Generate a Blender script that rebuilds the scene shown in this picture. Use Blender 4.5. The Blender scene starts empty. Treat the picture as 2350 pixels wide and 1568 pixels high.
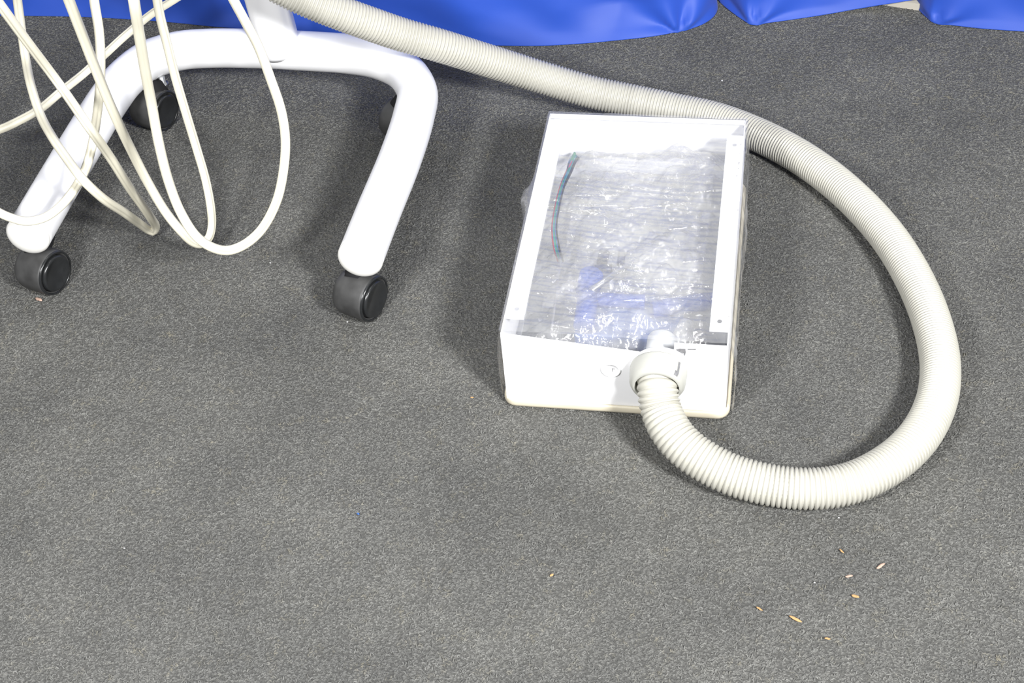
import bpy, math, random
import numpy as np
from mathutils import Vector, Matrix, noise

SC = bpy.context.scene
COL = SC.collection
rng = np.random.default_rng(7)
random.seed(7)

# ------------------------------------------------------------------ camera
F_PX, PITCH, ROLL, CAM_H = 3540.0, 0.7748, -0.0983, 1.35
fw = np.array([0, math.cos(PITCH), -math.sin(PITCH)])
r0 = np.array([1.0, 0, 0]); u0 = np.cross(r0, fw)
RT = r0 * math.cos(ROLL) + u0 * math.sin(ROLL)
UP = -r0 * math.sin(ROLL) + u0 * math.cos(ROLL)
cam_d = bpy.data.cameras.new('camera'); cam = bpy.data.objects.new('camera', cam_d)
COL.objects.link(cam); SC.camera = cam
cam_d.sensor_width = 36.0; cam_d.lens = F_PX / 2350 * 36.0
cam.matrix_world = Matrix(((RT[0], UP[0], -fw[0], 0), (RT[1], UP[1], -fw[1], 0),
                           (RT[2], UP[2], -fw[2], CAM_H), (0, 0, 0, 1)))
cam_d.clip_start = 0.02
cam_d.dof.use_dof = False

# ------------------------------------------------------------------ world + lights
w = bpy.data.worlds.new('world'); SC.world = w; w.use_nodes = True
w.node_tree.nodes['Background'].inputs[0].default_value = (1, 1, 1, 1)
w.node_tree.nodes['Background'].inputs[1].default_value = 0.14

def area(name, loc, target, size, power, col=(1, 1, 1), size_y=None):
    l = bpy.data.lights.new(name, 'AREA'); l.energy = power; l.color = col
    l.shape = 'RECTANGLE'; l.size = size; l.size_y = size_y or size
    o = bpy.data.objects.new(name, l); COL.objects.link(o); o.location = loc
    o.rotation_euler = (Vector(target) - Vector(loc)).to_track_quat('-Z', 'Y').to_euler()
    return o
area('softbox_key', (1.15, -0.50, 1.80), (0.05, 1.35, 0), 0.36, 90)
area('camera_side_lamp', (-0.80, 0.25, 1.30), (-0.3, 1.1, 0), 0.30, 24)
area('ceiling_tube', (0.25, 1.75, 2.6), (0.25, 1.4, 0), 0.06, 10, size_y=1.3)

SC.view_settings.view_transform = 'Standard'
SC.view_settings.look = 'None'
SC.view_settings.gamma = 1.0
SC.view_settings.use_curve_mapping = False
SC.view_settings.exposure = 0.62

# ------------------------------------------------------------------ measuring: where a sight line meets a height
def at(px, py, z=0.0):
    d = fw * F_PX + RT * (px - 1175) - UP * (py - 784)
    return np.array([0, 0, CAM_H]) + d * ((z - CAM_H) / d[2])

# ------------------------------------------------------------------ materials
def mat(name, col, rough=0.5, metal=0.0, spec=0.5, sheen=0.0, var=0.0, vscale=20, bump=0.0, bscale=200, coat=0.0):
    m = bpy.data.materials.new(name); m.use_nodes = True
    nt = m.node_tree; b = nt.nodes['Principled BSDF']
    b.inputs['Base Color'].default_value = (*col, 1); b.inputs['Roughness'].default_value = rough
    b.inputs['Metallic'].default_value = metal; b.inputs['Specular IOR Level'].default_value = spec
    b.inputs['Sheen Weight'].default_value = sheen
    b.inputs['Coat Weight'].default_value = coat
    tc = nt.nodes.new('ShaderNodeTexCoord')
    if var:
        n = nt.nodes.new('ShaderNodeTexNoise'); n.inputs['Scale'].default_value = vscale; n.inputs['Detail'].default_value = 4
        nt.links.new(tc.outputs['Object'], n.inputs['Vector'])
        r = nt.nodes.new('ShaderNodeValToRGB')
        r.color_ramp.elements[0].position = 0.3; r.color_ramp.elements[1].position = 0.7
        r.color_ramp.elements[0].color = (*[c * (1 - var) for c in col], 1)
        r.color_ramp.elements[1].color = (*[min(1, c * (1 + var)) for c in col], 1)
        nt.links.new(n.outputs['Fac'], r.inputs['Fac']); nt.links.new(r.outputs['Color'], b.inputs['Base Color'])
    if bump:
        n = nt.nodes.new('ShaderNodeTexNoise'); n.inputs['Scale'].default_value = bscale; n.inputs['Detail'].default_value = 3
        nt.links.new(tc.outputs['Object'], n.inputs['Vector'])
        bp = nt.nodes.new('ShaderNodeBump'); bp.inputs['Strength'].default_value = bump; bp.inputs['Distance'].default_value = 0.001
        nt.links.new(n.outputs['Fac'], bp.inputs['Height']); nt.links.new(bp.outputs['Normal'], b.inputs['Normal'])
    return m

M_WHITE = mat('white_enamel', (0.86, 0.86, 0.87), 0.35, var=0.02, vscale=8)
M_BOX = mat('white_painted_steel', (0.84, 0.84, 0.85), 0.42, var=0.02, vscale=10)
M_CAP = mat('offwhite_plastic', (0.82, 0.81, 0.77), 0.4, var=0.02)
M_CREAM = mat('cream_plastic', (0.60, 0.55, 0.43), 0.45, var=0.10, vscale=14)
M_CORD = mat('ivory_tubing', (0.66, 0.63, 0.51), 0.4, var=0.04, vscale=12)
M_HOSE = mat('ivory_ribbed_vinyl', (0.43, 0.42, 0.37), 0.42, var=0.05, vscale=9)
M_COLLAR = mat('ivory_moulded_plastic', (0.42, 0.42, 0.385), 0.45, var=0.03)
M_GREYP = mat('light_grey_plastic', (0.52, 0.53, 0.54), 0.4, var=0.05)
M_BLACK = mat('black_plastic', (0.022, 0.023, 0.024), 0.42, var=0.25, vscale=60, bump=0.15, bscale=500)
M_NECK = mat('matt_black_plastic', (0.014, 0.014, 0.015), 0.8, spec=0.15)
M_BLACKG = mat('black_gloss_plastic', (0.016, 0.017, 0.018), 0.25, var=0.2, vscale=70)
M_RUBBER = mat('dusty_black_nylon', (0.045, 0.045, 0.045), 0.5, var=0.35, vscale=45)
M_STEEL = mat('zinc_steel', (0.55, 0.56, 0.57), 0.3, metal=1.0)
M_GREYSTEEL = mat('grey_galvanised_sheet', (0.26, 0.27, 0.28), 0.5, metal=0.2, var=0.1)
M_CHIP = mat('bare_grey_metal', (0.22, 0.22, 0.23), 0.5, metal=0.4, var=0.2, vscale=300)
M_BLUEP = mat('blue_plastic', (0.02, 0.07, 0.38), 0.35, var=0.1)
M_DARKM = mat('dark_fitting', (0.05, 0.05, 0.05), 0.35, metal=0.5)
M_BASEB = mat('beige_baseboard', (0.45, 0.42, 0.36), 0.6, var=0.08)
M_WALL = mat('grey_wall_paint', (0.6, 0.6, 0.6), 0.8, var=0.03)

def cloth_mat():
    m = mat('royal_blue_satin', (0.018, 0.066, 0.39), 0.5, spec=0.3, sheen=0.15, var=0.06, vscale=6)
    nt = m.node_tree; b = nt.nodes['Principled BSDF']; tc = nt.nodes['Texture Coordinate']
    mp = nt.nodes.new('ShaderNodeMapping'); mp.inputs['Scale'].default_value = (1500, 1500, 1500)
    nt.links.new(tc.outputs['Object'], mp.inputs['Vector'])
    ch = nt.nodes.new('ShaderNodeTexNoise'); ch.inputs['Scale'].default_value = 1
    nt.links.new(mp.outputs['Vector'], ch.inputs['Vector'])
    bp = nt.nodes.new('ShaderNodeBump'); bp.inputs['Strength'].default_value = 0.12; bp.inputs['Distance'].default_value = 0.0005
    nt.links.new(ch.outputs['Fac'], bp.inputs['Height']); nt.links.new(bp.outputs['Normal'], b.inputs['Normal'])
    return m
M_CLOTH = cloth_mat()

def carpet_mats():
    # ground of the carpet
    m = bpy.data.materials.new('charcoal_carpet'); m.use_nodes = True; nt = m.node_tree
    b = nt.nodes['Principled BSDF']; b.inputs['Roughness'].default_value = 0.95; b.inputs['Specular IOR Level'].default_value = 0.1
    tc = nt.nodes.new('ShaderNodeTexCoord')
    def nz(scale, detail=3, rough=0.6):
        n = nt.nodes.new('ShaderNodeTexNoise'); n.inputs['Scale'].default_value = scale
        n.inputs['Detail'].default_value = detail; n.inputs['Roughness'].default_value = rough
        nt.links.new(tc.outputs['Object'], n.inputs['Vector']); return n
    n1 = nz(420, 3, 0.6); r1 = nt.nodes.new('ShaderNodeValToRGB')
    e = r1.color_ramp.elements; e[0].position = 0.32; e[0].color = (0.115, 0.115, 0.111, 1); e[1].position = 0.72; e[1].color = (0.205, 0.205, 0.196, 1)
    nt.links.new(n1.outputs['Fac'], r1.inputs['Fac'])
    n2 = nz(5, 4, 0.6); r2 = nt.nodes.new('ShaderNodeValToRGB')
    e = r2.color_ramp.elements; e[0].position = 0.3; e[0].color = (0.76, 0.76, 0.76, 1); e[1].position = 0.72; e[1].color = (1.13, 1.12, 1.09, 1)
    nt.links.new(n2.outputs['Fac'], r2.inputs['Fac'])
    mx = nt.nodes.new('ShaderNodeMix'); mx.data_type = 'RGBA'; mx.blend_type = 'MULTIPLY'; mx.inputs[0].default_value = 1
    nt.links.new(r1.outputs['Color'], mx.inputs[6]); nt.links.new(r2.outputs['Color'], mx.inputs[7])
    nt.links.new(mx.outputs[2], b.inputs['Base Color'])
    bp = nt.nodes.new('ShaderNodeBump'); bp.inputs['Strength'].default_value = 0.7; bp.inputs['Distance'].default_value = 0.003
    wp = nt.nodes.new('ShaderNodeMixRGB'); wp.blend_type = 'ADD'; wp.inputs[0].default_value = 0.006
    nt.links.new(tc.outputs['Object'], wp.inputs[1]); nt.links.new(n1.outputs['Color'], wp.inputs[2])
    vo = nt.nodes.new('ShaderNodeTexVoronoi'); vo.inputs['Scale'].default_value = 300
    nt.links.new(wp.outputs[0], vo.inputs['Vector'])
    vr = nt.nodes.new('ShaderNodeMapRange'); vr.inputs['From Min'].default_value = 0.1; vr.inputs['From Max'].default_value = 0.75
    vr.inputs['To Min'].default_value = 1.0; vr.inputs['To Max'].default_value = 0.0
    nt.links.new(vo.outputs['Distance'], vr.inputs['Value'])
    nt.links.new(vr.outputs[0], bp.inputs['Height']); nt.links.new(bp.outputs['Normal'], b.inputs['Normal'])
    cr = nt.nodes.new('ShaderNodeMapRange'); cr.inputs['To Min'].default_value = 0.55; cr.inputs['To Max'].default_value = 1.25
    nt.links.new(vr.outputs[0], cr.inputs['Value'])
    m3 = nt.nodes.new('ShaderNodeMix'); m3.data_type = 'RGBA'; m3.blend_type = 'MULTIPLY'; m3.inputs[0].default_value = 1
    nt.links.new(mx.outputs[2], m3.inputs[6]); nt.links.new(cr.outputs[0], m3.inputs[7]); nt.links.new(m3.outputs[2], b.inputs['Base Color'])
    # yarn loops on top
    p = bpy.data.materials.new('grey_carpet_yarn'); p.use_nodes = True; nt = p.node_tree
    b = nt.nodes['Principled BSDF']; b.inputs['Roughness'].default_value = 0.85; b.inputs['Specular IOR Level'].default_value = 0.2
    tc = nt.nodes.new('ShaderNodeTexCoord')
    n = nt.nodes.new('ShaderNodeTexNoise'); n.inputs['Scale'].default_value = 170; n.inputs['Detail'].default_value = 2
    nt.links.new(tc.outputs['Object'], n.inputs['Vector'])
    r = nt.nodes.new('ShaderNodeValToRGB'); e = r.color_ramp.elements
    e[0].position = 0.30; e[0].color = (0.095, 0.096, 0.093, 1); e[1].position = 0.75; e[1].color = (0.190, 0.190, 0.182, 1)
    nt.links.new(n.outputs['Fac'], r.inputs['Fac'])
    n3 = nt.nodes.new('ShaderNodeTexNoise'); n3.inputs['Scale'].default_value = 45; n3.inputs['Detail'].default_value = 3
    nt.links.new(tc.outputs['Object'], n3.inputs['Vector'])
    hv = nt.nodes.new('ShaderNodeValToRGB'); e = hv.color_ramp.elements
    e[0].position = 0.52; e[0].color = (1.0, 1.0, 1.0, 1); e[1].position = 0.85; e[1].color = (1.12, 1.03, 0.82, 1)
    nt.links.new(n3.outputs['Fac'], hv.inputs['Fac'])
    mx = nt.nodes.new('ShaderNodeMix'); mx.data_type = 'RGBA'; mx.blend_type = 'MULTIPLY'; mx.inputs[0].default_value = 1
    nt.links.new(r.outputs['Color'], mx.inputs[6]); nt.links.new(hv.outputs['Color'], mx.inputs[7])
    n4 = nt.nodes.new('ShaderNodeTexNoise'); n4.inputs['Scale'].default_value = 5; n4.inputs['Detail'].default_value = 4; n4.inputs['Roughness'].default_value = 0.6
    nt.links.new(tc.outputs['Object'], n4.inputs['Vector'])
    r4 = nt.nodes.new('ShaderNodeValToRGB'); e = r4.color_ramp.elements
    e[0].position = 0.3; e[0].color = (0.76, 0.76, 0.76, 1); e[1].position = 0.72; e[1].color = (1.13, 1.12, 1.09, 1)
    nt.links.new(n4.outputs['Fac'], r4.inputs['Fac'])
    m4 = nt.nodes.new('ShaderNodeMix'); m4.data_type = 'RGBA'; m4.blend_type = 'MULTIPLY'; m4.inputs[0].default_value = 1
    nt.links.new(mx.outputs[2], m4.inputs[6]); nt.links.new(r4.outputs['Color'], m4.inputs[7])
    nt.links.new(m4.outputs[2], b.inputs['Base Color'])
    return m, p
M_CARPET, M_YARN = carpet_mats()

def film_mat(name, haze, gloss, hazecol=(0.9, 0.9, 0.92), rough=0.08, hscale=14, bump=0.0):
    m = bpy.data.materials.new(name); m.use_nodes = True; nt = m.node_tree; nt.nodes.clear()
    out = nt.nodes.new('ShaderNodeOutputMaterial')
    tr = nt.nodes.new('ShaderNodeBsdfTransparent')
    df = nt.nodes.new('ShaderNodeBsdfDiffuse'); df.inputs['Color'].default_value = (*hazecol, 1)
    tl = nt.nodes.new('ShaderNodeBsdfTranslucent'); tl.inputs['Color'].default_value = (*hazecol, 1)
    gl = nt.nodes.new('ShaderNodeBsdfGlossy'); gl.inputs['Roughness'].default_value = rough
    mixd = nt.nodes.new('ShaderNodeMixShader'); mixd.inputs[0].default_value = 0.3
    nt.links.new(df.outputs[0], mixd.inputs[1]); nt.links.new(tl.outputs[0], mixd.inputs[2])
    tc = nt.nodes.new('ShaderNodeTexCoord'); n = nt.nodes.new('ShaderNodeTexNoise')
    n.inputs['Scale'].default_value = hscale; n.inputs['Detail'].default_value = 5
    nt.links.new(tc.outputs['Object'], n.inputs['Vector'])
    mr = nt.nodes.new('ShaderNodeMapRange'); mr.inputs['From Min'].default_value = 0.3; mr.inputs['From Max'].default_value = 0.7
    mr.inputs['To Min'].default_value = haze * 0.55; mr.inputs['To Max'].default_value = min(1, haze * 1.45)
    nt.links.new(n.outputs['Fac'], mr.inputs['Value'])
    m1 = nt.nodes.new('ShaderNodeMixShader')
    nt.links.new(mr.outputs[0], m1.inputs[0]); nt.links.new(tr.outputs[0], m1.inputs[1]); nt.links.new(mixd.outputs[0], m1.inputs[2])
    lw = nt.nodes.new('ShaderNodeLayerWeight')
    pw = nt.nodes.new('ShaderNodeMath'); pw.operation = 'POWER'; pw.inputs[1].default_value = 4.0
    nt.links.new(lw.outputs['Facing'], pw.inputs[0])
    mu = nt.nodes.new('ShaderNodeMath'); mu.operation = 'MULTIPLY_ADD'; mu.inputs[1].default_value = 0.6; mu.inputs[2].default_value = 0.05 * gloss; mu.use_clamp = True
    nt.links.new(pw.outputs[0], mu.inputs[0])
    m2 = nt.nodes.new('ShaderNodeMixShader')
    nt.links.new(mu.outputs[0], m2.inputs[0]); nt.links.new(m1.outputs[0], m2.inputs[1]); nt.links.new(gl.outputs[0], m2.inputs[2])
    if bump:
        nb = nt.nodes.new('ShaderNodeTexNoise'); nb.inputs['Scale'].default_value = 60; nb.inputs['Detail'].default_value = 4; nb.inputs['Distortion'].default_value = 1.5
        nt.links.new(tc.outputs['Object'], nb.inputs['Vector'])
        bp = nt.nodes.new('ShaderNodeBump'); bp.inputs['Strength'].default_value = bump; bp.inputs['Distance'].default_value = 0.002
        nt.links.new(nb.outputs['Fac'], bp.inputs['Height']); nt.links.new(bp.outputs['Normal'], gl.inputs['Normal'])
    nt.links.new(m2.outputs[0], out.inputs['Surface'])
    return m
M_FILM = film_mat('clear_stretch_film', 0.14, 1.3, hazecol=(.86,.86,.86), rough=0.05, bump=0.45)
M_BAG = film_mat('milky_plastic_bag', 0.34, 2.6, hazecol=(0.74, 0.74, 0.73), rough=0.10, hscale=16, bump=1.0)

# ------------------------------------------------------------------ helpers
def obj(name, verts, faces, m, parent=None, smooth=True, mats=None):
    me = bpy.data.meshes.new(name)
    me.from_pydata([tuple(map(float, v)) for v in verts], [], [tuple(map(int, f)) for f in faces])
    me.materials.append(m)
    if smooth:
        me.polygons.foreach_set('use_smooth', [True] * len(me.polygons))
    me.update()
    o = bpy.data.objects.new(name, me); COL.objects.link(o)
    if parent: o.parent = parent
    return o

def tag(o, label=None, cat=None, group=None, kind=None):
    if label: o['label'] = label
    if cat: o['category'] = cat
    if group: o['group'] = group
    if kind: o['kind'] = kind
    return o

def bevel(o, wd, seg=2, angle=0.6):
    b = o.modifiers.new('bevel', 'BEVEL'); b.width = wd; b.segments = seg; b.limit_method = 'ANGLE'; b.angle_limit = angle
    return o

def catmull(pts, step):
    P = np.array(pts, float); P = np.vstack([2 * P[0] - P[1], P, 2 * P[-1] - P[-2]])
    out = []
    for i in range(1, len(P) - 2):
        p0, p1, p2, p3 = P[i - 1:i + 3]
        d = lambda a, b: max(np.linalg.norm((b - a)[:3]), 1e-6) ** 0.5
        t0 = 0; t1 = t0 + d(p0, p1); t2 = t1 + d(p1, p2); t3 = t2 + d(p2, p3)
        for t in np.linspace(t1, t2, 40, endpoint=False):
            A1 = (t1 - t) / (t1 - t0) * p0 + (t - t0) / (t1 - t0) * p1
            A2 = (t2 - t) / (t2 - t1) * p1 + (t - t1) / (t2 - t1) * p2
            A3 = (t3 - t) / (t3 - t2) * p2 + (t - t2) / (t3 - t2) * p3
            B1 = (t2 - t) / (t2 - t0) * A1 + (t - t0) / (t2 - t0) * A2
            B2 = (t3 - t) / (t3 - t1) * A2 + (t - t1) / (t3 - t1) * A3
            out.append((t2 - t) / (t2 - t1) * B1 + (t - t1) / (t2 - t1) * B2)
    out.append(P[-2]); out = np.array(out)
    s = np.concatenate([[0], np.cumsum(np.linalg.norm(np.diff(out[:, :3], axis=0), axis=1))])
    n = max(2, int(round(s[-1] / step)) + 1); q = np.linspace(0, s[-1], n)
    return np.stack([np.interp(q, s, out[:, k]) for k in range(out.shape[1])], 1), q

def frames(P, up=(0, 0, 1)):
    T = np.gradient(P, axis=0); T /= np.linalg.norm(T, axis=1)[:, None]
    N = np.zeros_like(P); n = np.cross(T[0], np.cross(np.array(up, float), T[0]))
    if np.linalg.norm(n) < 1e-4: n = np.cross(T[0], [1, 0, 0])
    n /= np.linalg.norm(n)
    for i in range(len(P)):
        n = n - T[i] * (n @ T[i]); n /= np.linalg.norm(n); N[i] = n
    return T, N, np.cross(T, N)

def sweep(P, ring, up=(0, 0, 1), caps=True, twist=None):
    """ring(i) -> (k,2) offsets along side, normal"""
    T, N, B = frames(P, up)
    V = []; Fc = []; k = None
    for i in range(len(P)):
        r = ring(i); k = len(r)
        if twist is not None:
            c, s = math.cos(twist[i]), math.sin(twist[i]); r = np.stack([r[:, 0] * c - r[:, 1] * s, r[:, 0] * s + r[:, 1] * c], 1)
        V.append(P[i] + r[:, :1] * B[i] + r[:, 1:] * N[i])
    V = np.concatenate(V)
    for i in range(len(P) - 1):
        for j in range(k):
            a = i * k + j; b = i * k + (j + 1) % k
            Fc.append((a, b, b + k, a + k))
    if caps:
        Fc.append(tuple(range(k))[::-1]); Fc.append(tuple((len(P) - 1) * k + j for j in range(k)))
    return V, Fc

def circ(r, k=24):
    a = np.arange(k) * 2 * math.pi / k
    return np.stack([np.cos(a), np.sin(a)], 1) * r

def lathe(prof, origin, axis, k=40, closed=False):
    """prof: (t along axis, radius)"""
    ax = np.array(axis, float); ax /= np.linalg.norm(ax)
    s = np.cross(ax, [0, 0, 1.0]); s = s / np.linalg.norm(s) if np.linalg.norm(s) > 1e-3 else np.array([1.0, 0, 0])
    n = np.cross(s, ax); V = []; Fc = []
    for t, r in prof:
        for j in range(k):
            a = j * 2 * math.pi / k
            V.append(np.array(origin) + ax * t + (s * math.cos(a) + n * math.sin(a)) * max(r, 1e-5))
    m_ = len(prof)
    for i in range(m_ - 1 if not closed else m_):
        for j in range(k):
            a = i * k + j; b = i * k + (j + 1) % k; i2 = (i + 1) % m_
            Fc.append((b, a, i2 * k + j, i2 * k + (j + 1) % k))
    return V, Fc

def merge(*parts):
    V = []; Fc = []
    for v, f in parts:
        o = len(V); V += [tuple(x) for x in v]; Fc += [tuple(i + o for i in q) for q in f]
    return V, Fc

# ------------------------------------------------------------------ floor and carpet pile
def grid(x0, x1, y0, y1, nx, ny, fz):
    V = [(x0 + (x1 - x0) * i / nx, y0 + (y1 - y0) * j / ny, fz(x0 + (x1 - x0) * i / nx, y0 + (y1 - y0) * j / ny)) for j in range(ny + 1) for i in range(nx + 1)]
    Fc = [(j * (nx + 1) + i, j * (nx + 1) + i + 1, (j + 1) * (nx + 1) + i + 1, (j + 1) * (nx + 1) + i) for j in range(ny) for i in range(nx)]
    return V, Fc
fl = obj('floor', *grid(-2.5, 2.5, -1.5, 2.75, 10, 10, lambda x, y: 0.0), M_CARPET, smooth=False); tag(fl, kind='structure')

def carpet_pile():
    L0, R0 = at(-60, 1620), at(2410, 1620); L1, R1 = at(-60, -40), at(2410, -40)
    n = 130000
    # points in the trapezoid in view, uniform in area
    y = rng.uniform(min(L0[1], R0[1]), 2.4, n * 2); x = rng.uniform(-1.0, 1.0, n * 2)
    # inside test with the four edge lines
    def side(a, b): return (b[0] - a[0]) * (y - a[1]) - (b[1] - a[1]) * (x - a[0])
    ok = (side(L0, R0) > 0) & (side(R0, R1) > 0) & (side(R1, L1) > 0) & (side(L1, L0) > 0)
    x, y = x[ok][:n], y[ok][:n]; n = len(x)
    seg, k = 5, 4
    rad = rng.uniform(0.0011, 0.0023, n); th = rng.uniform(0.00040, 0.00105, n)
    yaw = rng.uniform(0, 2 * math.pi, n); lean = rng.uniform(-1.2, 1.2, n); span = rng.uniform(1.1, 2.7, n)
    a = (np.linspace(-0.5, 0.5, seg)[None, :] * span[:, None])                # angle from loop top
    px = np.sin(a) * rad[:, None]; pz = np.cos(a) * rad[:, None]
    # leaning plane
    ly = pz * np.sin(lean)[:, None]; lz = pz * np.cos(lean)[:, None]
    c, s = np.cos(yaw)[:, None], np.sin(yaw)[:, None]
    X = px * c - ly * s; Y = px * s + ly * c; Z = lz
    Z = Z - Z.min(axis=1, keepdims=True) - 0.0002
    cen = np.stack([x[:, None] + X, y[:, None] + Y, Z], 2)                      # n,seg,3
    rx = np.sin(a); rz = np.cos(a)
    Ry = rz * np.sin(lean)[:, None]; Rz = rz * np.cos(lean)[:, None]
    rd = np.stack([rx * c - Ry * s, rx * s + Ry * c, Rz], 2)
    sd = np.stack([-np.cos(lean)[:, None] * s, np.cos(lean)[:, None] * c, -np.sin(lean)[:, None] + 0 * c], 2) * np.ones((n, seg, 1))
    verts = np.empty((n, seg, k, 3))
    for j in range(k):
        an = j * 2 * math.pi / k
        verts[:, :, j] = cen + (rd * math.cos(an) + sd * math.sin(an)) * th[:, None, None]
    verts = verts.reshape(-1, 3).astype(np.float32)
    quad = []
    for i in range(seg - 1):
        for j in range(k):
            p = i * k + j; q = i * k + (j + 1) % k
            quad.append((p, q, q + k, p + k))
    quad = np.array(quad); fa = (quad[None] + (np.arange(n) * seg * k)[:, None, None]).reshape(-1, 4).astype(np.int32)
    me = bpy.data.meshes.new('carpet_pile')
    me.vertices.add(len(verts)); me.vertices.foreach_set('co', verts.ravel())
    me.loops.add(fa.size); me.loops.foreach_set('vertex_index', fa.ravel())
    me.polygons.add(len(fa)); me.polygons.foreach_set('loop_start', np.arange(0, fa.size, 4, dtype=np.int32))
    me.update(calc_edges=True); me.polygons.foreach_set('use_smooth', np.ones(len(fa), dtype=bool))
    me.materials.append(M_YARN)
    o = bpy.data.objects.new('carpet_pile', me); COL.objects.link(o)
    tag(o, 'curly grey looped yarn of the charcoal carpet covering the floor', 'carpet', kind='stuff')
carpet_pile()

# ------------------------------------------------------------------ back wall, baseboard, blue drape
def boxmesh(x0, x1, y0, y1, z0, z1):
    V = [(x0, y0, z0), (x1, y0, z0), (x1, y1, z0), (x0, y1, z0), (x0, y0, z1), (x1, y0, z1), (x1, y1, z1), (x0, y1, z1)]
    return V, [(0, 3, 2, 1), (4, 5, 6, 7), (0, 1, 5, 4), (1, 2, 6, 5), (2, 3, 7, 6), (3, 0, 4, 7)]

wall = obj('wall_back', *boxmesh(-2.5, 2.5, 2.75, 2.85, 0, 2.8), M_WALL, smooth=False); tag(wall, kind='structure')
bbp = [at(2040, 14)[:2], at(2105, 24)[:2]]
d_ = (bbp[1] - bbp[0]); d_ /= np.linalg.norm(d_); n_ = np.array([-d_[1], d_[0]])
a_, b_ = bbp[0] - d_ * 0.01, bbp[1] + d_ * 0.25
bv = [(*a_, 0), (*b_, 0), (*(b_ + n_ * .03), 0), (*(a_ + n_ * .03), 0)]; bv += [(v[0], v[1], 0.012) for v in bv]
bb = obj('baseboard_back', bv, boxmesh(0, 1, 0, 1, 0, 1)[1], M_BASEB, smooth=False); tag(bb, kind='structure')

def drape():
    # hem traced on the floor: (point, lift of the hem, how strongly the cloth tucks back above)
    hem = [(-260, 36), (-120, 37), (0, 38), (150, 40), (290, 46), (420, 56), (480, 62), (600, 72), (700, 82), (850, 95), (1000, 101), (1100, 105), (1230, 108),
           (1330, 103), (1400, 97), (1490, 87), (1560, 75), (1610, 60), (1638, 40), (1646, 20), (1640, 4), (1625, -12), (1622, -22), (1638, -10), (1658, 12), (1690, 38), (1712, 53), (1727, 60),
           (1760, 56), (1830, 46), (1900, 35), (1960, 24, .004), (2020, 14, .010), (2060, 8, .015), (2092, 3, .019), (2130, -2, .021), (2165, -9, .020), (2150, -24, .010), (2110, -22, .004), (2098, -8), (2100, 10), (2116, 32), (2132, 46), (2144, 55),
           (2180, 60), (2250, 68), (2350, 75), (2460, 81), (2600, 85)]
    pts = np.array([at(h[0], h[1], h[2] if len(h) > 2 else 0.0) for h in hem])
    C_, q = catmull(pts, 0.006)
    # top line: the same cloth hangs straighter higher up
    n = len(C_); sm = C_.copy()
    ker = np.exp(-np.linspace(-2, 2, 61) ** 2); ker /= ker.sum()
    for k in range(2):
        pad = np.concatenate([np.repeat(C_[:1, k], 30), C_[:, k], np.repeat(C_[-1:, k], 30)])
        sm[:, k] = np.convolve(pad, ker, 'valid')
    zs = [0.0012, 0.004, 0.008, 0.014, 0.022, 0.032, 0.044, 0.058, 0.075, 0.095, 0.12, 0.15, 0.19, 0.22, 0.28, 0.36, 0.46, 0.58, 0.72]
    zs = np.interp(np.linspace(0, len(zs) - 1, 52), np.arange(len(zs)), zs)
    V = []
    piv = [(at(1728, 58), 0.05), (at(2144, 53), 0.05), (at(1560, 75), 0.07)]
    for z in zs:
        t = min(1, z / 0.28); t = t * t * (3 - 2 * t)
        for i in range(n):
            p = C_[i] * (1 - t * 0.75) + sm[i] * (t * 0.75); lift = C_[i][2] * max(0, 1 - z / 0.3)
            # leans back from the hem, soft vertical waves and slanting creases
            s = q[i]
            back = 0.10 * z + 0.018 * (1 - math.exp(-z / 0.03))
            wv = 0.010 * math.sin(s * 17 + 0.8 + z * 6) * min(1, z / 0.12) + 0.004 * math.sin(s * 41 + z * 22) * min(1, z / 0.05)
            cr = 0
            for pc, wd in piv:
                dx = p[0] - pc[0]; r_ = math.hypot(dx, z + 0.004); an = math.atan2(dx, z + 0.004)
                cr += 0.010 * math.sin(an * 5.0 + 0.6) * math.exp(-r_ / wd) * min(1, z / 0.012)
            xl = 0.100 + 0.45 * z; dx = p[0] - xl  # added bend: its change of facet stands in for a cast shadow's edge
            cr += 0.16 * min(max(dx, 0), 0.10) * math.exp(-max(dx - 0.10, 0) / 0.08) * min(1, z / 0.05)
            nz = 0.0025 * noise.noise(Vector((s * 14, z * 22 + s * 5, 1.3))) * min(1, z / 0.02)
            V.append((p[0], p[1] + back + wv + cr + nz, z + lift))
    Fc = [(j * n + i, j * n + i + 1, (j + 1) * n + i + 1, (j + 1) * n + i) for j in range(len(zs) - 1) for i in range(n - 1)]
    o = obj('curtain', V, Fc, M_CLOTH)
    so = o.modifiers.new('thickness', 'SOLIDIFY'); so.thickness = 0.0012; so.offset = 1
    tag(o, 'royal blue satin drape hanging to the carpet along the back', 'curtain')
    return o
drape()

# ------------------------------------------------------------------ rolling stand
def empty(name, loc):
    o = bpy.data.objects.new(name, None); COL.objects.link(o); o.location = loc; o.empty_display_size = 0.05
    return o
def thing_parts(root):      # children are built in world space: keep them there
    inv = Matrix.Translation(root.location).inverted()
    for c in root.children: c.matrix_parent_inverse = inv

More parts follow.
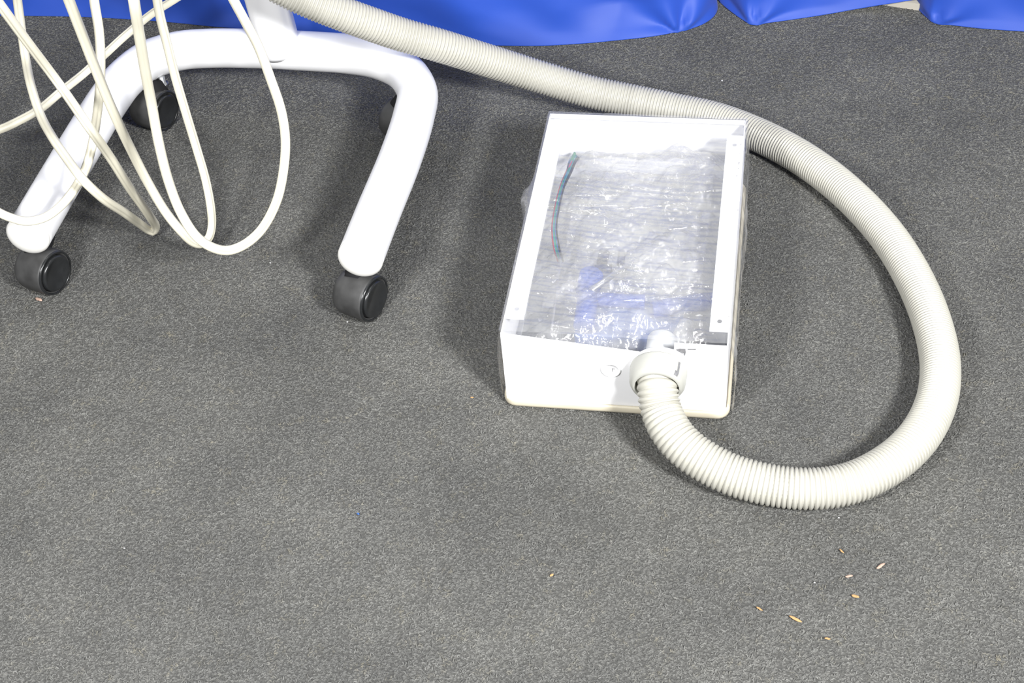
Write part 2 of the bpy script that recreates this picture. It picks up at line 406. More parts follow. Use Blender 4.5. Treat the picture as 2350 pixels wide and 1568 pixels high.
stand = empty('rolling_stand', tuple(at(450, 300)))
tag(stand, 'white tubular floor stand with a U-shaped base on black casters', 'stand')
ZT = 0.091; RTB = 0.0288
cl = [(66, 538), (146, 401), (203, 305), (248, 232), (290, 178), (345, 137), (410, 117), (480, 111), (600, 112), (700, 117), (800, 124), (868, 136), (925, 162), (957, 210), (950, 265), (917, 368), (870, 483), (828, 590)]
C_, q = catmull([at(x, y, ZT) for x, y in cl], 0.006)
C_[:, 2] = ZT
obj('base_tube', *sweep(C_, lambda i: circ(RTB, 40)), M_WHITE, stand)
def dome(P_end, dirv):
    pr = [(-0.003, RTB * 0.97), (0.0, RTB * 1.0), (0.0022, RTB * 1.005)]
    for k in range(1, 11):
        a = k / 10 * math.pi / 2; pr.append((0.0022 + 0.011 * math.sin(a), RTB * 1.005 * math.cos(a) ** 0.8 if k < 10 else 0))
    return lathe(pr, P_end, dirv, 40)
for e0, e1 in ((C_[0], C_[2]), (C_[-1], C_[-3])):
    obj('end_cap', *dome(e0, e0 - e1), M_CAP, stand)
# column rising from the middle of the base
cb = at(646, 118, ZT) + np.array([0, -0.004, -0.002]); ct = at(560, -180, 0.30)
def col_ring(i):
    a = np.arange(48) * 2 * math.pi / 48
    r = (np.abs(np.cos(a)) ** 2.6 + np.abs(np.sin(a)) ** 2.6) ** (-1 / 2.6)
    g = np.exp(-((a - COLG) / 0.13) ** 2) * 0.06
    return np.stack([np.cos(a) * r * 0.0305, np.sin(a) * r * 0.0265], 1) * (1 - g)[:, None]
COLG = 3.9
top = cb + np.array([-0.035, 0.01, 0.62]); Pc = np.array([cb + (top - cb) * t for t in [0.0, 0.012, 0.03] + list(np.linspace(0.06, 1, 22))])
obj('column', *sweep(Pc, lambda i: col_ring(i) * (0.8, 0.96, 1)[min(i, 2)], up=(0, 1, 0)), M_WHITE, stand)

def caster(face_px, back_px, stem_px, R_=0.031, bolt=False):
    z = R_ + 0.0012
    f = at(*face_px, z); b = at(*back_px, z); ax = f - b; ax[2] = 0; L = 0.054; ax /= np.linalg.norm(ax)
    b = f - ax * L; K = L / 0.048
    lathe_ = lambda prof, o_, a_, k_: lathe([(t_ * K, r_) for t_, r_ in prof], o_, a_, k_)
    root_v = lathe_([(0.000, 0), (0.0, R_ * 0.70), (0.003, R_ * 0.86), (0.009, R_ * 0.975), (0.016, R_), (0.040, R_), (0.0425, R_ * 0.985),
                    (0.0435, R_ * 0.93), (0.0435, R_ * 0.86), (0.036, R_ * 0.84), (0.036, 0)], b, ax, 56)
    c = obj('caster', *root_v, M_RUBBER, stand)
    wv = lathe_([(0.036, R_ * 0.80), (0.0455, R_ * 0.80), (0.0468, R_ * 0.77), (0.0472, R_ * 0.70), (0.0462, R_ * 0.66), (0.0458, 0)], b, ax, 56)
    w_ = obj('wheel_cap', *wv, M_BLACKG, c)
    rim = lathe_([(0.0425, R_ * 0.985), (0.0446, R_ * 0.975), (0.0450, R_ * 0.93), (0.0440, R_ * 0.89), (0.041, R_ * 0.88)], b, ax, 56)
    obj('rim', *rim, M_BLACKG, c)
    s = np.array(stem_px)
    hub = b + ax * 0.022; hub[2] = 0.050
    st = np.array([s[0], s[1], ZT - RTB + 0.012])
    # neck from the wheel up to the tube
    if bolt: st[2] = 0.058
    P = np.array([hub + (st - hub) * t for t in np.linspace(0, 1, 8)])
    obj('neck', *sweep(P, lambda i: circ((0.0165 if i < 7 else 0.0145) if not bolt else (0.020 if i < 6 else 0.013), 24), up=(0, 1, 0)), M_NECK, c)
    bt = st.copy(); bt[2] = 0.0555
    if bolt: obj('stem_nut', *lathe([(0, 0), (0, .0075), (.006, .0078), (.007, .005), (.018, .005), (.018, 0)], bt, (0, 0, 1), 6), M_STEEL, c)
    return c
tubeat = lambda x, y: at(x, y, ZT)
caster((866, 689), (794, 664), tubeat(852, 515))
caster((134, 629), (64, 607), tubeat(104, 466))
caster((385, 257), (318, 238), at(374, 190, 0.062), bolt=True)
caster((958, 290), (890, 262), at(955, 222, 0.062))
thing_parts(stand)

# ------------------------------------------------------------------ junction box
H_ = CAM_H
O2 = np.array([-.0094 * H_, .9423 * H_]); YAW = -.2223
BW, BD, BH = .1924 * H_, .3142 * H_, .0882 * H_
cy, sy = math.cos(YAW), math.sin(YAW)
def bx(u, v, w_): return np.array([O2[0] + cy * u - sy * v, O2[1] + sy * u + cy * v, w_])
def bxv(V): return [bx(*v) for v in V]
def onfront(px, py, v=0.0):
    """(u, w) where a sight line meets the plane of the box front"""
    d = fw * F_PX + RT * (px - 1175) - UP * (py - 784)
    nv = np.array([-sy, cy, 0]); o = bx(0, v, 0) - np.array([0, 0, CAM_H])
    P = np.array([0, 0, CAM_H]) + d * ((nv @ o) / (nv @ d))
    r = P[:2] - O2
    return r[0] * cy + r[1] * sy, P[2]

box = empty('equipment_box', tuple(bx(0, 0, 0)))
tag(box, 'open white metal box wrapped in clear film standing on the carpet', 'box')
TH = 0.0016
def prism(poly, axis_pts):  # poly in 2D, mapped with f(a,b,t) for t in two values
    n = len(poly); f, t0, t1 = axis_pts
    V = [f(a, b, t0) for a, b in poly] + [f(a, b, t1) for a, b in poly]
    Fc = [tuple(range(n))[::-1], tuple(range(n, 2 * n))] + [(i, (i + 1) % n, (i + 1) % n + n, i + n) for i in range(n)]
    return V, Fc
cu, cw = onfront(1512, 846)
nl, nr = cu - 0.020, cu + 0.0165
hl, hr = onfront(1492, 811)[1], BH
B0 = 0.009
front = [(0, B0), (BW, B0), (BW, BH), (nr + .001, BH), (nr, cw + 0.004)]
for k in range(9):
    a = k / 8 * math.pi; front.append((cu + math.cos(a) * 0.0185, cw - math.sin(a) * 0.0165))
front += [(nl, hl), (0, BH)]
fv = prism(front, (lambda a, b, t: bx(a, t, b), 0, TH))
bk = prism([(0, B0), (BW, B0), (BW, BH), (0, BH)], (lambda a, b, t: bx(a, t, b), BD - TH, BD))
lf = prism([(0, B0), (BD, B0), (BD, BH), (0, BH)], (lambda a, b, t: bx(t, a, b), 0, TH))
rg = prism([(0, B0), (BD, B0), (BD, BH), (0, BH)], (lambda a, b, t: bx(t, a, b), BW - TH, BW))
def patch(u0, u1, v0, v1, w0, w1): V, Fc = boxmesh(u0, u1, v0, v1, w0, w1); return bxv(V), Fc
o = obj('front_panel', *fv, M_BOX, box, smooth=False)
o = obj('back_panel', *merge(bk, patch(0, BW, BD - 0.010, BD, BH - TH, BH), patch(0.118, 0.119, BD - 0.0022, BD - TH, 0.02, BH)), M_BOX, box, smooth=False); bevel(o, 0.0006)
o = obj('side_panel', *lf, M_BOX, box, smooth=False); bevel(o, 0.0006)
o = obj('side_panel', *rg, M_BOX, box, smooth=False); bevel(o, 0.0006)
o = obj('floor_panel', *patch(TH, BW - TH, TH, BD - TH, 0.0095, 0.0115), M_GREYSTEEL, box, smooth=False)

def rail(u0, u1, v0, v1, holes, side):
    """steel flange strip with screw holes, made as a grid with cut-outs"""
    V = []; Fc = []
    n = 16
    def ringpts(cv):   # square of height hh around a hole
        return cv
    hs = [(v0 + 0.018), (v1 - 0.018)]
    uc = (u0 + u1) / 2; z = BH - 0.0012; hh = 0.009; r = 0.0034
    segs = [(v0, hs[0] - hh), (hs[0] + hh, hs[1] - hh), (hs[1] + hh, v1)]
    for a, b in segs:
        o = len(V); V += [bx(u0, a, z), bx(u1, a, z), bx(u1, b, z), bx(u0, b, z)]; Fc.append((o, o + 1, o + 2, o + 3))
    for h in hs:
        o = len(V); m_ = 24
        for k in range(m_):
            a = 2 * math.pi * (k + .5) / m_; c, s = math.cos(a), math.sin(a)
            V.append(bx(uc + r * 0.85 * c, h + r * 1.15 * s, z))
        for k in range(m_):
            a = 2 * math.pi * (k + .5) / m_; c, s = math.cos(a), math.sin(a)
            hu = (u1 - u0) / 2; sc = min(hu / max(abs(c), 1e-6), hh / max(abs(s), 1e-6))
            V.append(bx(uc + sc * c, h + sc * s, z))
        for k in range(m_): Fc.append((o + k, o + (k + 1) % m_, o + m_ + (k + 1) % m_, o + m_ + k))
    o_ = obj('rail', V, Fc, M_BOX, box, smooth=False)
    so = o_.modifiers.new('thickness', 'SOLIDIFY'); so.thickness = 0.0012; so.offset = 1
    return o_
rail(TH, 0.0235, 0.026, BD - 0.018, 2, 0)
rail(BW - 0.0225, BW - TH, 0.024, BD - 0.035, 2, 1)

# cream base tray with rounded corners and a lip
def rrect(u0, u1, v0, v1, r, k=6):
    P = []
    for cx, cy_, a0 in ((u1 - r, v1 - r, 0), (u0 + r, v1 - r, 90), (u0 + r, v0 + r, 180), (u1 - r, v0 + r, 270)):
        for i in range(k + 1):
            a = math.radians(a0 + 90 * i / k); P.append((cx + r * math.cos(a), cy_ + r * math.sin(a)))
    return P
prof = [(0.006, 0.001, 0), (-0.001, 0.001, 0), (-0.0042, 0.003, 0), (-0.0048, 0.006, 0), (-0.0045, 0.0105, 0), (-0.0035, 0.0125, 0), (-0.0012, 0.0128, 0), (-0.0006, 0.0105, 0), (0.006, 0.0092, 0)]
V = []; Fc = []
for off, zz, _ in prof:
    V += [bx(u, v, zz) for u, v in rrect(off, BW - off, off, BD - off, 0.011 - off)]
kk = len(V) // len(prof)
for i in range(len(prof) - 1):
    for j in range(kk): Fc.append((i * kk + j, i * kk + (j + 1) % kk, (i + 1) * kk + (j + 1) % kk, (i + 1) * kk + j))
Fc.append(tuple(range(kk)))
Fc.append(tuple((len(prof) - 1) * kk + j for j in range(kk))[::-1])
obj('base_tray', V, Fc, M_CREAM, box)

# knockout plug on the front
ku, kw = onfront(1402, 848)
nrm = -np.array([-sy, cy, 0])
obj('knockout_plug', *lathe([(0.0, 0.0112), (0.0018, 0.0112), (0.0024, 0.0102), (0.0018, 0.0092), (0.0004, 0.0086), (0.0004, 0.0)], bx(ku, 0, kw), nrm, 36), M_BOX, box)
V, Fc = patch(ku + 0.0015, ku + 0.0021, -0.0008, -0.0003, kw - 0.003, kw + 0.002); V2, F2 = patch(ku + 0.0015, ku + 0.0045, -0.0008, -0.0003, kw + 0.0014, kw + 0.002)
obj('moulded_mark', *merge((V, Fc), (V2, F2)), M_CHIP, box, smooth=False)
# chipped paint beside the hose notch
def blot(poly, v=-0.0003):
    n = len(poly)
    V = [bx(*onfront(px, py)[:1], v, onfront(px, py)[1]) for px, py in poly] + [bx(*onfront(px, py)[:1], 0.0002, onfront(px, py)[1]) for px, py in poly]
    return V, [tuple(range(n))] + [(i, (i + 1) % n, (i + 1) % n + n, i + n) for i in range(n)]
for bl_ in (blot([(1540, 800), (1546, 803), (1548, 808), (1543, 813), (1539, 817)]),
                            blot([(1551, 802), (1560, 800), (1573, 801), (1574, 808), (1572, 817), (1569, 816), (1569, 811), (1560, 813), (1552, 811), (1555, 806)]),
                            blot([(1578, 801), (1597, 801), (1597, 803), (1578, 803)])):
    obj('chipped_paint', *bl_, M_CHIP, box, smooth=False)
# dark scuffs along the right top edge
parts = []
for px, py, a, b in ((1690, 402, 3, 9), (1697, 372, 3, 12), (1699, 352, 2, 5), (1702, 330, 2, 6), (1694, 386, 2, 4), (1684, 468, 2, 4), (1682, 478, 2, 5), (1693, 480, 2, 8), (1679, 500, 1, 4), (1680, 530, 1, 3), (1672, 585, 2, 3), (1676, 640, 2, 4), (1712, 278, 3, 9), (1707, 290, 2, 6), (1666, 700, 2, 3)):
    a *= random.uniform(.45, .9); b *= random.uniform(.35, .8); px += random.uniform(-2, 2); k_ = random.uniform(-.6, .9)
    c = at(px, py, BH + 0.00015); e = at(px + a, py + k_, BH + .00015); g = at(px - a * .5, py + b, BH + .00015); h = at(px + a * .4, py + b * .7, BH + .00015)
    obj('scuff_mark', [c, e, h, g], [(3, 2, 1, 0)], M_CHIP, box, smooth=False)
# collar and adapter belong to the hose
thing_parts(box)

# ------------------------------------------------------------------ corrugated hose
hose = empty('corrugated_hose', tuple(at(1865, 1123)))
tag(hose, 'thick ivory ribbed hose looping from the white box up past the stand', 'hose')
zf = 0.0255
c0 = bx(cu, -0.004, cw); c1 = bx(cu + 0.0005, -0.024, cw - 0.0035)
path = [tuple(c0), tuple(c1)]
for px, py, z in ((1517, 940, .058), (1537, 985, .050), (1567, 1022, .043), (1612, 1056, .036), (1680, 1090, .029), (1775, 1115, zf), (1865, 1122, zf), (1950, 1110, zf), (2040, 1066, zf), (2108, 1003, zf),
                  (2148, 925, zf), (2158, 845, zf), (2142, 752, zf), (2100, 645, zf), (2033, 537, zf), (1942, 440, zf), (1845, 366, zf), (1745, 312, zf), (1640, 272, zf), (1540, 250, .027), (1450, 231, .032), (1360, 212, .042), (1270, 186, .058), (1180, 158, .080), (1090, 130, .110),
                  (1000, 102, .142), (920, 79, .165), (850, 55, .190), (780, 30, .215), (705, 0, .240), (620, -42, .27), (520, -100, .31), (420, -165, .36)):
    path.append(tuple(at(px, py, z)))
CP, q = catmull(path, 0.0006)
# rib pitch: open near the collar, tighter in the loop
pitch = np.interp(q, [0, .12, .25, .45, .8, 1.2, q[-1]], [.0064, .0060, .0052, .0042, .0041, .0047, .0050])
phase = np.concatenate([[0], np.cumsum(np.diff(q) / pitch[1:])])
RH = 0.0238
rad = RH - 0.0032 * (1 - np.abs(np.sin(math.pi * phase)) ** 0.7)
base = circ(1.0, 28)
obj('ribbed_tube', *sweep(CP, lambda i: base * rad[i], caps=True), M_HOSE, hose)
ax = c1 - c0; ax = nrm * 0.985 + np.array([0, 0, -0.10])
RC = 0.0325
obj('collar', *lathe([(-0.0, 0.030), (0.0, RC), (0.003, RC + .0006), (0.021, RC - 0.0006), (0.0255, RC - 0.003), (0.028, RC - 0.0068), (0.0275, 0.0252), (0.020, 0.0245), (0.004, 0.0245), (0.0, 0.030)], bx(cu, -0.001, cw), ax, 48), M_COLLAR, hose)
obj('flange_ring', *lathe([(0, 0.028), (0, 0.0355), (0.0015, 0.0358), (0.0026, 0.034), (0.0026, 0.028)], bx(cu + .003, -0.0003, cw), nrm, 48), M_BOX, hose)
obj('adapter', *lathe([(-0.045, 0), (-0.045, 0.0165), (-0.043, 0.0172), (-0.012, 0.0172), (-0.010, 0.0160), (0.0, 0.0160), (0.0, 0)], bx(cu, -0.001, cw + .004), nrm, 40), M_GREYP, hose)
# silver scrap of tape on the collar
ca = bx(cu, -0.001, cw); axn = ax / np.linalg.norm(ax); s_ = np.cross(axn, [0, 0, 1]); s_ /= np.linalg.norm(s_); n_ = np.cross(s_, axn)
def oncollar(t, a, lift=0.0004): return ca + axn * t + (s_ * math.cos(a) + n_ * math.sin(a)) * (np.interp(t, [0, .003, .021, .0255], [RC, RC + .0006, RC - .0006, RC - .003]) + lift)
sgn = 1 if (s_ @ RT) > 0 else -1
def aang(a): return a if sgn > 0 else math.pi - a
V = []; Fc = []
cells = [(t, a) for t in range(7) for a in range(3) if a == 1 or (t > 4 and a == 2)]
for t, a in cells:
    o = len(V)
    for dt, da in ((0, 0), (1, 0), (1, 1), (0, 1)):
        V.append(oncollar(0.006 + (t + dt) * 0.0027, aang(0.62 + (a + da) * 0.085)))
    Fc.append((o, o + 1, o + 2, o + 3))
ob = obj('tape_scrap', V, Fc, M_CHIP, hose); ob['label'] = 'silver scrap on the collar'
thing_parts(hose)

# ------------------------------------------------------------------ wires, valve and plastic inside the box
def tube(path, r, k=12, step=0.003):
    P, _ = catmull(path, step); return sweep(P, lambda i: circ(r, k))
bund = empty('wire_bundle', tuple(at(1275, 480, 0.02)))
tag(bund, 'thin green, blue and red wires bunched along the left rail of the white box', 'wires')
wc = {'green': (0.0, 0.20, 0.10), 'blue': (0.04, 0.13, 0.36), 'red': (0.36, 0.03, 0.07), 'black': (0.015, 0.015, 0.015), 'teal': (0.02, 0.16, 0.18)}
for k, (cn, du) in enumerate((('green', -2), ('green', 1), ('green', 3), ('teal', 5), ('blue', 7), ('black', 10), ('black', 6), ('blue', 0), ('red', -3))):
    mm = mat(cn + '_wire', wc[cn], 0.35)
    du2 = du * (1 if k % 2 else -.6) + 2; du *= .8
    p = [(1316 + du2 * .8, 352 + 2 * k, .062), (1309 + du2 * .9, 372, .086), (1300 + (du + du2) * .5, 395, .094), (1288 + du * .7, 430, .097), (1276 + du * .7, 480, .097), (1270 + du * .7, 525, .092), (1274 + du * .9, 565, .078), (1284 + du * .9, 600, .05)]
    ob = obj('wire', *tube([at(*x_) for x_ in p], 0.0019, 8), mm, bund); ob['label'] = cn + ' wire'
thing_parts(bund)

valve = empty('water_valve', tuple(bx(0.10, 0.12, 0.0115)))
tag(valve, 'blue plastic valve block with knobs seen through the film in the white box', 'valve')
def cylp(px, py, z, axis, L, r, m_, nm, k=24):
    c = at(px, py, z); a = np.array(axis, float)
    a = a / np.linalg.norm(a); bwd = np.array([cy, sy, 0]) * a[0] + np.array([-sy, cy, 0]) * a[1] + np.array([0, 0, 1]) * a[2]
    return obj(nm, *lathe([(-L / 2, 0), (-L / 2, r * .92), (-L / 2 + r * .08, r), (L / 2 - r * .08, r), (L / 2, r * .92), (L / 2, 0)], c, bwd, k), m_, valve)
cylp(1352, 655, .044, (0.2, 0, 1), .040, .015, M_BLUEP, 'knob')
cylp(1345, 715, .055, (0, 1, 0.1), .05, .013, M_BLUEP, 'knob')
cylp(1415, 690, .055, (1, 0, 0), .07, .009, M_BLUEP, 'connector')
cylp(1384, 592, .058, (.2, .1, 1), .02, .007, M_DARKM, 'fitting')
cylp(1426, 592, .058, (.1, .3, 1), .02, .005, M_DARKM, 'fitting')
cylp(1385, 618, .05, (1, .1, 0), .022, .006, M_DARKM, 'fitting')
cylp(1395, 640, .058, (.7, .9, 0), .06, .004, M_STEEL, 'screw')
cylp(1570, 700, .045, (1, .3, 0), .08, .011, M_BLUEP, 'connector')
cylp(1560, 775, .045, (.3, 1, 0), .05, .010, M_GREYP, 'connector')
vb, fb = patch(0.07, 0.20, 0.09, 0.17, 0.0120, 0.034); ob = obj('valve_body', vb, fb, mat('pale_blue_plastic', (0.10, 0.17, 0.42), .4), valve, smooth=False); bevel(ob, .004)
thing_parts(valve)
# thin grey line of tubing along the left
ob = obj('tube', *tube([at(1286, 560, .05), at(1283, 620, .060), at(1276, 680, .06), at(1268, 740, .05), at(1262, 775, .035)], .0016, 8), mat('smoke_tubing', (.25, .25, .27), .3), None)
tag(ob, 'thin grey tube running along the left inside of the white box', 'tube')

def turb(p, o=4):
    s = 0; a = 1; f = 1
    for _ in range(o): s += a * abs(noise.noise(p * f)); a *= 0.55; f *= 2.05
    return s
def bag_sheet(name, u0, u1, v0, v1, z0, amp, scale, seed, nu, nv, m, label):
    V = []
    for j in range(nv + 1):
        for i in range(nu + 1):
            a, b = i / nu, j / nv; u = u0 + (u1 - u0) * a; v = v0 + (v1 - v0) * b
            cell = noise.cell(Vector((u * scale, v * scale, seed)))
            t = turb(Vector((u * scale + seed, v * scale, seed * 2.1)), 4)
            vo = noise.voronoi(Vector((u * scale * 2.2, v * scale * 1.5, seed)))[0]
            ed = min(1, 4.5 * a + 0.1, 8 * (1 - a), 8 * b, 14 * (1 - b))
            z = z0 + amp * (t - 0.5) * 0.9 + amp * 0.55 * (vo[1] - vo[0] - .3) - (1 - ed) * 0.030
            V.append(bx(u, v, min(z, BH - 0.005)))
    n = nu + 1
    Fc = [(j * n + i, j * n + i + 1, (j + 1) * n + i + 1, (j + 1) * n + i) for j in range(nv) for i in range(nu)]
    o = obj(name, V, Fc, m); tag(o, label, 'plastic bag'); return o
bag_sheet('plastic_bag', 0.010, BW - 0.006, 0.022, BD - 0.006, 0.086, 0.021, 12, 1.7, 150, 220, M_BAG, 'crumpled milky plastic bag filling the upper layer of the white box')
bag_sheet('plastic_bag', 0.022, BW - 0.012, 0.15, BD - 0.02, 0.052, 0.014, 9, 5.2, 110, 150, M_BAG, 'folded milky plastic sheet deeper in the back half of the white box')

# ------------------------------------------------------------------ stretch film round the box
def film():
    V = []
    g = 0.0022
    # cross-section round the box: bottom-left, up, across the top, down
    sec = []
    nside, ntop = 16, 90
    for k in range(nside): sec.append((-g - 0.003 * (1 - k / nside), 0.004 + (BH - 0.002) * k / nside, 'l'))
    for k in range(ntop + 1):
        a = k / ntop; sec.append((-g + (BW + 2 * g) * a, BH + g, 't'))
    for k in range(nside): sec.append((BW + g + 0.004 * ((k + 1) / nside), BH - (BH - 0.006) * (k + 1) / nside, 'r'))
    nv = 720; v0, v1 = 0.003, BD + 0.001
    def loc(px, py):
        p = at(px, py, BH)[:2] - O2; return p[0] * cy + p[1] * sy, -p[0] * sy + p[1] * cy
    folds = []      # taut folds pulled across the top: two ends and a height
    for xa, ya, xb, yb, hgt in ((1478, 664, 1640, 656, .0011), (1416, 690, 1638, 676, .0013), (1586, 440, 1668, 436, .0012), (1400, 476, 1600, 462, .0010), (1290, 470, 1420, 466, .0010),
                                (1522, 524, 1600, 518, .0010), (1278, 448, 1500, 440, .0008), (1262, 486, 1380, 478, .0009), (1384, 564, 1412, 562, .0010), (1490, 640, 1560, 636, .0008), (1560, 600, 1630, 596, .0007)):
        a_, b_ = loc(xa, ya), loc(xb, yb); folds.append((a_[0], a_[1], b_[0], b_[1], hgt))
    for j in range(nv + 1):
        b = j / nv; v = v0 + (v1 - v0) * b
        for i, (u, z, kd) in enumerate(sec):
            if kd == 't':
                a = u / BW; sag = 0.006 * math.sin(math.pi * min(1, max(0, a))) * math.sin(math.pi * b)
                # long taut ridges running across, plus finer crumple
                rid = (0.2 + 3.6 * math.exp(-((v - .245) / .030) ** 2) + 3.2 * math.exp(-((v - .085) / .022) ** 2)) * 0.0012 * max(0.0, noise.noise(Vector((u * 9 + 7, v * 14, 3.3))) + 0.35) * noise.noise(Vector((u * 5 + 3, v * 150 + u * 14, 0.3))) + 0.0006 * noise.noise(Vector((u * 11, v * 210 + u * 20, 4.3)))
                cm = 0.0014 * (turb(Vector((u * 38, v * 38, 2.2)), 3) - 0.5)
                e = min(1, 12 * min(max(a, 0), max(1 - a, 0)) + 0.1)
                fo = 0
                for ua, va, ub, vb, hgt in folds:
                    if ua < u < ub:
                        f_ = (u - ua) / (ub - ua); dv = v - (va + (vb - va) * f_)
                        if abs(dv) < 0.004: fo += hgt * math.exp(-(dv / 0.0011) ** 2) * min(1, 8 * f_, 8 * (1 - f_))
                V.append(bx(u, v, z - sag * 0.9 + (rid + cm) * e + fo))
            else:
                s = -1 if kd == 'l' else 1
                t_ = z / BH; bul = 0.0045 * math.sin(math.pi * t_) * (0.4 + abs(noise.noise(Vector((v * 9, 1.7 * s, 0)))) * 2.2)
                fld = 0.0022 * noise.noise(Vector((v * 30, z * 30, 6 + s))) + 0.0015 * noise.noise(Vector((v * 110 + z * 30, z * 6, 9 + s)))
                if kd == 'l': bul += 0.010 * math.exp(-((v - 0.255) / 0.022) ** 2) * max(0, t_) ** .5
                V.append(bx(u + s * max(bul + fld, -0.001), v, z))
    n = len(sec)
    Fc = [(j * n + i, j * n + i + 1, (j + 1) * n + i + 1, (j + 1) * n + i) for j in range(nv) for i in range(n - 1)]
    o = obj('stretch_film', V, Fc, M_FILM)
    tag(o, 'clear wrinkled stretch film wrapped tightly round the white box', 'plastic wrap')
film()

# ------------------------------------------------------------------ hanging cords
def cord_ring(w_, h_):
    a = np.arange(28) * 2 * math.pi / 28
    x = np.cos(a); y = np.sin(a)
    r = (np.abs(x) ** 2.8 + np.abs(y) ** 2.8) ** (-1 / 2.8)
    g = 1 - 0.22 * np.exp(-((np.abs(a - math.pi / 2)) / 0.13) ** 2) - 0.22 * np.exp(-((np.abs(a - 3 * math.pi / 2)) / 0.13) ** 2)
    return np.stack([x * r * w_ / 2, y * r * h_ / 2 * g], 1)
def cord(pts, label, tw=0.0, tw1=None, wd=0.0125, ht=0.0098, name='tubing_cord'):
    P, q = catmull([at(*p) for p in pts], 0.004)
    tws = np.linspace(tw, tw if tw1 is None else tw1, len(P))
    rr = cord_ring(wd, ht)
    o = obj(name, *sweep(P, lambda i: rr, up=(0, -1, 1), twist=tws), M_CORD)
    tag(o, label, 'cord', group='cream cords looping down in front of the stand')
    return o
# E: rear cord running from the left edge up to the top right
cord([(-70, 314, .10), (0, 297, .11), (46, 276, .115), (92, 250, .12), (138, 212, .125), (193, 168, .13), (239, 126, .14), (280, 88, .15), (321, 53, .16), (349, 31, .17), (395, 2, .19), (470, -45, .22)],
     'cream cord running from the left edge up to the top behind the hanging loops', 0.5, 0.9, wd=.0122)
# D
cord([(210, -70, .42), (216, 0, .38), (227, 70, .34), (231, 140, .30), (228, 215, .25), (221, 276, .215), (212, 331, .19), (197, 385, .168), (172, 432, .152), (138, 474, .144), (101, 500, .140), (60, 508, .140), (23, 499, .145), (0, 489, .15), (-60, 455, .17)],
     'cream cord loop sweeping across the lower end of the left base leg', 0.9, 0.2, wd=.0112)
# A
cord([(35, -60, .36), (40, 0, .31), (48, 60, .27), (58, 130, .23), (72, 200, .22), (92, 262, .20), (120, 315, .198), (152, 362, .195), (190, 412, .188), (232, 452, .155), (285, 488, .095), (320, 513, .045), (340, 527, .018), (352, 532, .012), (357, 522, .020), (344, 497, .055), (300, 435, .125), (252, 360, .20), (198, 283, .275), (137, 195, .30), (62, 95, .38), (-4, 5, .45), (-60, -75, .50)],
     'cream cord pinched to a sharp tip on the carpet left of the wide loops', 0.3, 0.1, wd=.0115, ht=.0095)
# B
cord([(138, -50, .50), (158, 0, .46), (185, 70, .41), (218, 155, .35), (257, 250, .28), (299, 340, .21), (340, 420, .15), (381, 488, .10), (415, 530, .07), (442, 555, .045), (462, 560, .035), (478, 548, .037), (486, 520, .045), (484, 478, .07), (472, 413, .10), (451, 340, .14), (426, 257, .19), (402, 175, .24), (382, 95, .29), (366, 30, .33), (354, -50, .38)],
     'cream cord forming the narrow loop inside the widest loop', 0.2, 0.9, wd=.0118)
# C
cord([(298, -60, .54), (307, 0, .51), (318, 70, .46), (333, 161, .39), (348, 239, .33), (365, 331, .27), (388, 420, .21), (416, 490, .165), (450, 542, .135), (485, 567, .115), (523, 575, .10), (560, 562, .10), (600, 527, .105), (634, 464, .125), (650, 395, .15), (655, 322, .18), (645, 253, .215), (622, 184, .25), (594, 110, .29), (563, 50, .325), (536, 0, .355), (505, -60, .39)],
     'cream cord forming the widest hanging loop right of the others', 0.1, 0.6, wd=.0118)

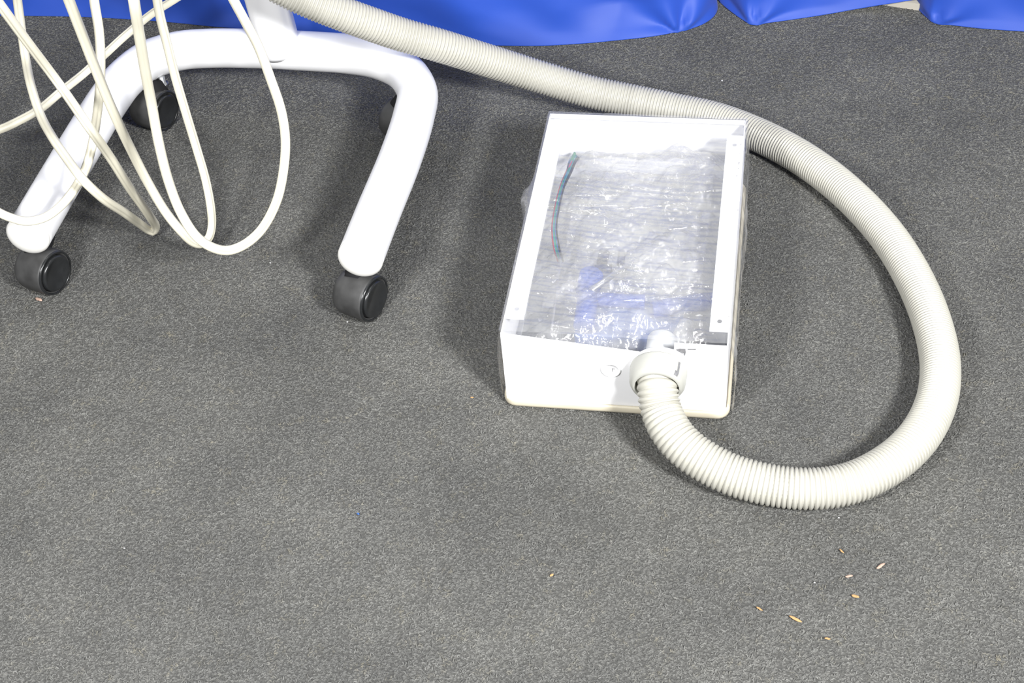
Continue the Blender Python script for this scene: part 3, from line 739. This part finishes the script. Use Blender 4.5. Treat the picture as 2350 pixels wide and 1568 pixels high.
# ------------------------------------------------------------------ crumbs on the carpet
M_STRAW = mat('tan_splinter', (0.46, 0.26, 0.11), 0.7, var=0.2, vscale=600)
M_PALE = mat('pale_flake', (0.40, 0.28, 0.22), 0.7, var=0.2, vscale=600)
M_WHT = mat('white_fleck', (0.85, 0.85, 0.85), 0.6)
M_BLUEF = mat('blue_fleck', (0.04, 0.12, 0.36), 0.6)
def crumb(name, a, b, wd, m, label, cat='debris', group=None):
    A, B = at(*a, 0.0030), at(*b, 0.0036); P = np.array([A + (B - A) * t for t in np.linspace(0, 1, 7)])
    P += rng.normal(0, 0.00015, P.shape); tp = [0.35, .8, 1, 1.05, .95, .8, .3]
    def ring(i):
        a_ = np.arange(8) * math.pi / 4; return np.stack([np.cos(a_) * wd / 2, np.sin(a_) * wd / 4], 1) * tp[i]
    o = obj(name, *sweep(P, ring), m); tag(o, label, cat, group); return o
crumb('wood_splinter', (1812, 1414), (1840, 1428), .0034, M_STRAW, 'longest tan splinter lying on the carpet at the lower right')
crumb('wood_splinter', (1736, 1393), (1750, 1402), .0022, M_STRAW, 'short tan splinter just up and left of the longest tan splinter')
crumb('paper_flake', (2012, 1305), (2030, 1293), .0036, M_PALE, 'pale flake, rightmost of the debris on the lower right carpet')
crumb('paper_flake', (1940, 1324), (1958, 1321), .0030, M_PALE, 'pinkish flake left of the rightmost pale flake')
crumb('wood_splinter', (1954, 1366), (1972, 1371), .0036, M_STRAW, 'yellowish chip below the pinkish flake on the carpet')
crumb('wood_splinter', (1892, 1465), (1906, 1467), .0024, M_STRAW, 'small orange fleck, lowest of the debris at the lower right')
crumb('wood_splinter', (1927, 1260), (1936, 1270), .0020, M_STRAW, 'yellow sliver above the pinkish flake, below the hose loop')
crumb('wood_splinter', (82, 684), (96, 690), .0050, M_PALE, 'tan crumb in front of the left front caster')
crumb('wood_splinter', (1080, 912), (1087, 913), .0020, M_STRAW, 'orange crumb on the carpet left of the white box')
crumb('wood_splinter', (1262, 1322), (1270, 1318), .0026, M_STRAW, 'orange crumb alone on the carpet below the white box')
crumb('plastic_fleck', (819, 1178), (825, 1181), .0022, M_BLUEF, 'tiny blue fleck on the carpet below the right front caster')
for px, py, lb in ((1923, 1188, 'tiny white speck of lint on the carpet just below the hose loop'),
                   (1867, 1337, 'tiny white speck of lint left of the pinkish flake on the carpet'),
                   (283, 1258, 'tiny white speck of lint on the open carpet at the lower left'),
                   (618, 603, 'tiny white speck of lint just right of the widest cord loop'),
                   (795, 738, 'tiny white speck of lint beside the right front caster'),
                   (1140, 183, 'tiny white speck of lint below the rising hose near the stand'),
                   (1655, 185, 'tiny white speck of lint on the carpet between hose and blue drape')):
    crumb('lint_speck', (px, py), (px + 4, py + 1), .0014, M_WHT, lb, group='white lint specks on the carpet')
